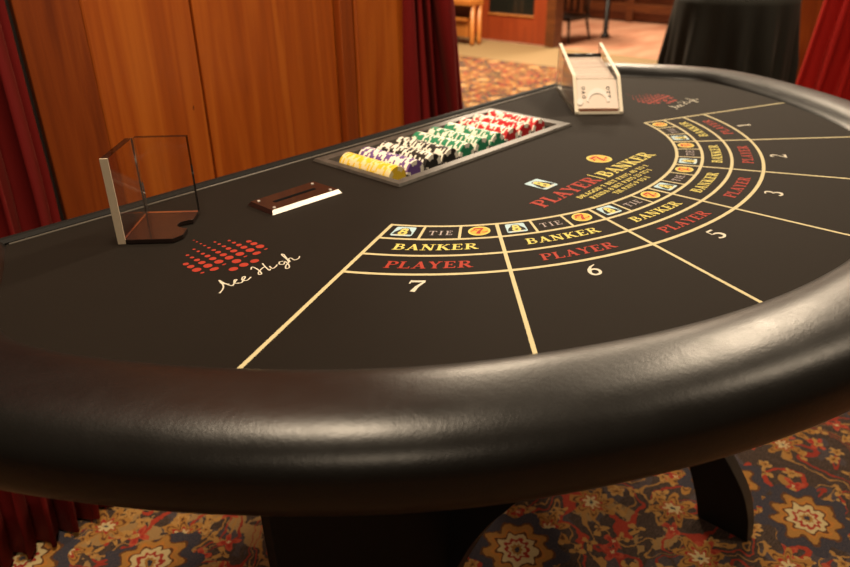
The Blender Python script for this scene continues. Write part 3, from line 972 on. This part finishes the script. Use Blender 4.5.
# sloping front plate with a crescent thumb notch and lettering
F0, F1 = (.012, .020), (.106, .108)
def FP(w, t, off=0.0):
    d = F0[0] + (F1[0]-F0[0])*t; z = F0[1] + (F1[1]-F0[1])*t
    nx, nz = -(F1[1]-F0[1]), (F1[0]-F0[0]); l = hypot(nx, nz)
    return SP(w, d + nx/l*off, z + nz/l*off)
fp = shoe_prism('front_plate', ST+.001, SW-ST-.001, [F0, F1, (F1[0]+.006, F1[1]-.004), (F0[0]+.006, F0[1]-.004)], M_milky)
def fpoly(bm, pts, th, mi=0):
    lo = [bm.verts.new(FP(w, t, .0002)) for w, t in pts]; hi = [bm.verts.new(FP(w, t, th)) for w, t in pts]
    n = len(pts)
    bm.faces.new(hi).material_index = mi; bm.faces.new(lo[::-1]).material_index = mi
    for i in range(n): bm.faces.new((lo[i], lo[(i+1)%n], hi[(i+1)%n], hi[i])).material_index = mi
bm = bmesh.new()
oc = [(.092 + .043*cos(radians(a)), .22 + .46*sin(radians(a))) for a in range(0, 181, 15)]
ic = [(.090 + .034*cos(radians(a)), .20 + .30*sin(radians(a))) for a in range(180, -1, -15)]
for i in range(12):
    fpoly(bm, [oc[i], oc[i+1], ic[11-i], ic[12-i]], .005)
orient(bm)
obj('thumb_notch', bm, M_white, fp, smooth=False)
bm = bmesh.new()
fpoly(bm, [(.022 + .012*cos(q*pi/6), .20 + .11*sin(q*pi/6)) for q in range(12)], .006); orient(bm)
obj('finger_stop', bm, M_white, fp)
# vertical lettering either side of the notch (too small in the photograph to spell out)
bm = bmesh.new()
def fstroke(pts, w):
    for (a0, b0), (a1, b1) in zip(pts, pts[1:]):
        dx, dy = a1-a0, (b1-b0)*.12; l = hypot(dx, dy) or 1
        nx, ny = -dy/l*w/2, dx/l*w/2/.12
        fpoly(bm, [(a0+nx, b0+ny), (a1+nx, b1+ny), (a1-nx, b1-ny), (a0-nx, b0-ny)], .0008)
def vletter(w, t, glyph):
    for pts, wt in GL[glyph][1]:
        fstroke([(w + (py-.5)*.012, t - (px-.4)*.14) for px, py in pts], .0026)
for k, ch in enumerate('CAU'): vletter(.040, .70 - k*.15, ch if ch in GL else 'O')
for k, ch in enumerate('OTE'): vletter(.134, .70 - k*.15, ch)
orient(bm)
obj('lettering', bm, M_print_black, fp)
bm = bmesh.new()
prism(bm, [SP(ST+.006, .001, .0115), SP(SW-ST-.006, .001, .0115), SP(SW-ST-.006, .001, .0175), SP(ST+.006, .001, .0175)], Vector((0, 0, 0)), Vector((dd.x*.004, dd.y*.004, 0)))
orient(bm); obj('card_exit_slot', bm, simple('slot_brown', (.22, .07, .03), .6), shoe)
# roller behind the cards
bm = bmesh.new(); tube(bm, [SP(ST+.004, .392, .152), SP(SW-ST-.004, .392, .152)], .0045, 14); obj('card_weight', bm, M_rubber, shoe, smooth=True)
bm = bmesh.new()
prism(bm, [SP(ST+.012, .396, .012), SP(SW-ST-.012, .396, .012), SP(SW-ST-.012, .396, .148), SP(ST+.012, .396, .148)], Vector((0, 0, 0)), Vector((dd.x*.004, dd.y*.004, 0)))
orient(bm); obj('follower_plate', bm, simple('grey_follower', (.35, .36, .28), .4), shoe)
# packed cards
bm = bmesh.new()
nC = 64
for k in range(nC):
    t = k/(nC-1)
    d0 = .113 + t*.262
    z1 = .112 + t*.034 + random.uniform(-.0006, .0006)
    w0 = ST+.006 + random.uniform(0, .002)
    pts = [SP(w0, d0, .014), SP(SW-ST-.006, d0, .014), SP(SW-ST-.006, d0+.004, z1), SP(w0, d0+.004, z1)]
    prism(bm, pts, Vector((0, 0, 0)), Vector((dd.x, dd.y, 0))*(.0034*S), 1 if k % 3 == 1 else 0)
orient(bm)
cards = obj('playing_cards', bm, [M_card, M_card2])
tag(cards, 'packed decks of playing cards standing on edge inside the dealing shoe', 'playing cards', kind='stuff')

# ------------------------------------------------------------------ far furniture
# round table under black cloth
rt = empty('cocktail_table', (5.38*S, 1.27*S, 0)); tag(rt, 'small round table hidden under a floor length black cloth, beyond the padded rail', 'table')
bm = bmesh.new()
tz = HT + .034*S
p = Vector((5.38*S, 1.27*S, 0))
tube(bm, [p + Vector((0,0,tz-.03)), p + Vector((0,0,tz-.004))], .285, 40); obj('tabletop', bm, M_furn, rt)
bm = bmesh.new(); tube(bm, [p + Vector((0,0,.02)), p + Vector((0,0,tz-.03))], .03, 14); obj('pedestal', bm, M_chairblack, rt)
bm = bmesh.new(); tube(bm, [p + Vector((0,0,.001)), p + Vector((0,0,.02))], .20, 28); obj('foot', bm, M_chairblack, rt)
bm = bmesh.new()
N = 160; rowsz = 22
rings = []
cv = bm.verts.new(p + Vector((0, 0, tz+.001)))
for r in range(-2, rowsz+1):
    ring = []
    for k in range(N):
        a = 2*pi*k/N
        if r < 0:
            rad = .29*(r+3)/3; z = tz + .001
        else:
            t = r/rowsz
            hem = .03 + .07*max(0, sin(2*a+.6))
            z = tz - .004 - (tz - hem - .004)*t
            fold = sin(11*a + .8*sin(3*a)) * .5 + .35*sin(17*a+1.3) + .3*sin(5*a)
            rad = .296 + .035*t**.8 + fold*.042*min(1, t*2.2)**1.2
        ring.append(bm.verts.new(p + Vector((rad*cos(a), rad*sin(a), z))))
    rings.append(ring)
for k in range(N): bm.faces.new((cv, rings[0][k], rings[0][(k+1)%N]))
for a, b in zip(rings, rings[1:]):
    for k in range(N): bm.faces.new((a[k], b[k], b[(k+1)%N], a[(k+1)%N]))
o = obj('tablecloth', bm, M_cloth, None, smooth=True)
tag(o, 'black draped cloth falling in deep folds over the small round table', 'tablecloth')

# wooden desk with drawers by the door, only its right end in view
dk = empty('side_desk', (8.9*S, 7.45*S, 0)); tag(dk, 'orange wooden side desk on legs by the glazed door, mostly hidden by dark curtain', 'desk')
def kbox(name, x0, x1, y0, y1, z0, z1, mat=M_furn, par=dk, bev=.004):
    bm = bmesh.new(); box(bm, (x0*S, y0*S, z0), (x1*S, y1*S, z1)); return obj(name, bm, mat, par, bevel=bev)
kbox('desk_top', 8.72, 9.06, 7.18, 8.9, .375, .42)
kbox('cabinet', 8.82, 9.02, 7.36, 8.8, .07, .225)
kbox('shelf', 8.78, 9.02, 7.34, 8.8, .225, .25)
kbox('back_panel', 8.98, 9.02, 7.34, 8.8, .25, .375, M_brownwood)
for x, y in ((8.80, 7.22), (9.0, 7.22), (8.80, 8.8), (9.0, 8.8)):
    bm = bmesh.new(); q = Vector((x*S, y*S, 0)); tube(bm, [q, q+Vector((0,0,.03)), q+Vector((0,0,.05)), q+Vector((0,0,.375))], [.018,.026,.020,.022], 14); obj('leg', bm, M_furn, dk, smooth=True)
bag = bmesh.new()
tube(bag, [Vector((8.62*S, 7.42*S, .055)), Vector((8.60*S, 7.55*S, .06)), Vector((8.58*S, 7.9*S, .06))], [.03, .058, .058], 14)
tag(obj('floor_bag', bag, M_chairblack, None, smooth=True), 'dark rounded bag on the carpet under the orange desk', 'bag')
# door stop
bm = bmesh.new(); q = Vector((9.42*S, 7.63*S, 0)); tube(bm, [q, q+Vector((0,0,.02)), q+Vector((0,0,.05)), q+Vector((0,-.03,.10)), q+Vector((0,-.05,.12))], [.020,.012,.010,.012,.018], 12)
tag(obj('door_stop', bm, simple('brass', (.62,.45,.18), .35, .8), None, smooth=True), 'small brass door stop at the foot of the glazed door', 'door stop')

# black chair in the far room
ch = empty('dining_chair', (10.5*S, 6.30*S, 0)); tag(ch, 'black wooden chair standing in the far room just right of the door post', 'chair')
cx, cy = 10.45*S, 6.35*S
bm = bmesh.new(); box(bm, (cx-.20, cy-.20, .205), (cx+.20, cy+.20, .245)); obj('seat', bm, M_chairblack, ch, bevel=.008)
for dx, dy, sp in ((-1,-1,1),(1,-1,1),(-1,1,1),(1,1,1)):
    bm = bmesh.new(); tube(bm, [Vector((cx+dx*.20, cy+dy*.20, .001)), Vector((cx+dx*.165, cy+dy*.165, .21))], [.011, .015], 10); obj('leg', bm, M_chairblack, ch, smooth=True)
for dy in (-1, 1):
    bm = bmesh.new(); tube(bm, [Vector((cx+.17, cy+dy*.17, .24)), Vector((cx+.21, cy+dy*.17, .75))], .014, 10); obj('back_post', bm, M_chairblack, ch, smooth=True)
for k in range(4):
    y = cy - .12 + k*.08
    bm = bmesh.new(); box(bm, (cx+.185, y-.012, .26), (cx+.20, y+.012, .70)); obj('back_slat', bm, M_chairblack, ch)
bm = bmesh.new(); box(bm, (cx+.195, cy-.19, .69), (cx+.22, cy+.19, .77)); obj('top_rail', bm, M_chairblack, ch, bevel=.004)
# slim black pedestal table
pt = empty('pedestal_table', (11.19*S, 5.87*S, 0)); tag(pt, 'tall black pedestal table whose slim column stands in the far room', 'table')
q = Vector((11.19*S, 5.87*S, 0))
bm = bmesh.new(); tube(bm, [q+Vector((0,0,.001)), q+Vector((0,0,.02)), q+Vector((0,0,.05)), q+Vector((0,0,.98))], [.05, .045, .026, .034], 14); obj('column', bm, M_chairblack, pt, smooth=True)
bm = bmesh.new(); tube(bm, [q+Vector((0,0,.98)), q+Vector((0,0,1.02))], .30, 30); obj('tabletop', bm, M_chairblack, pt)
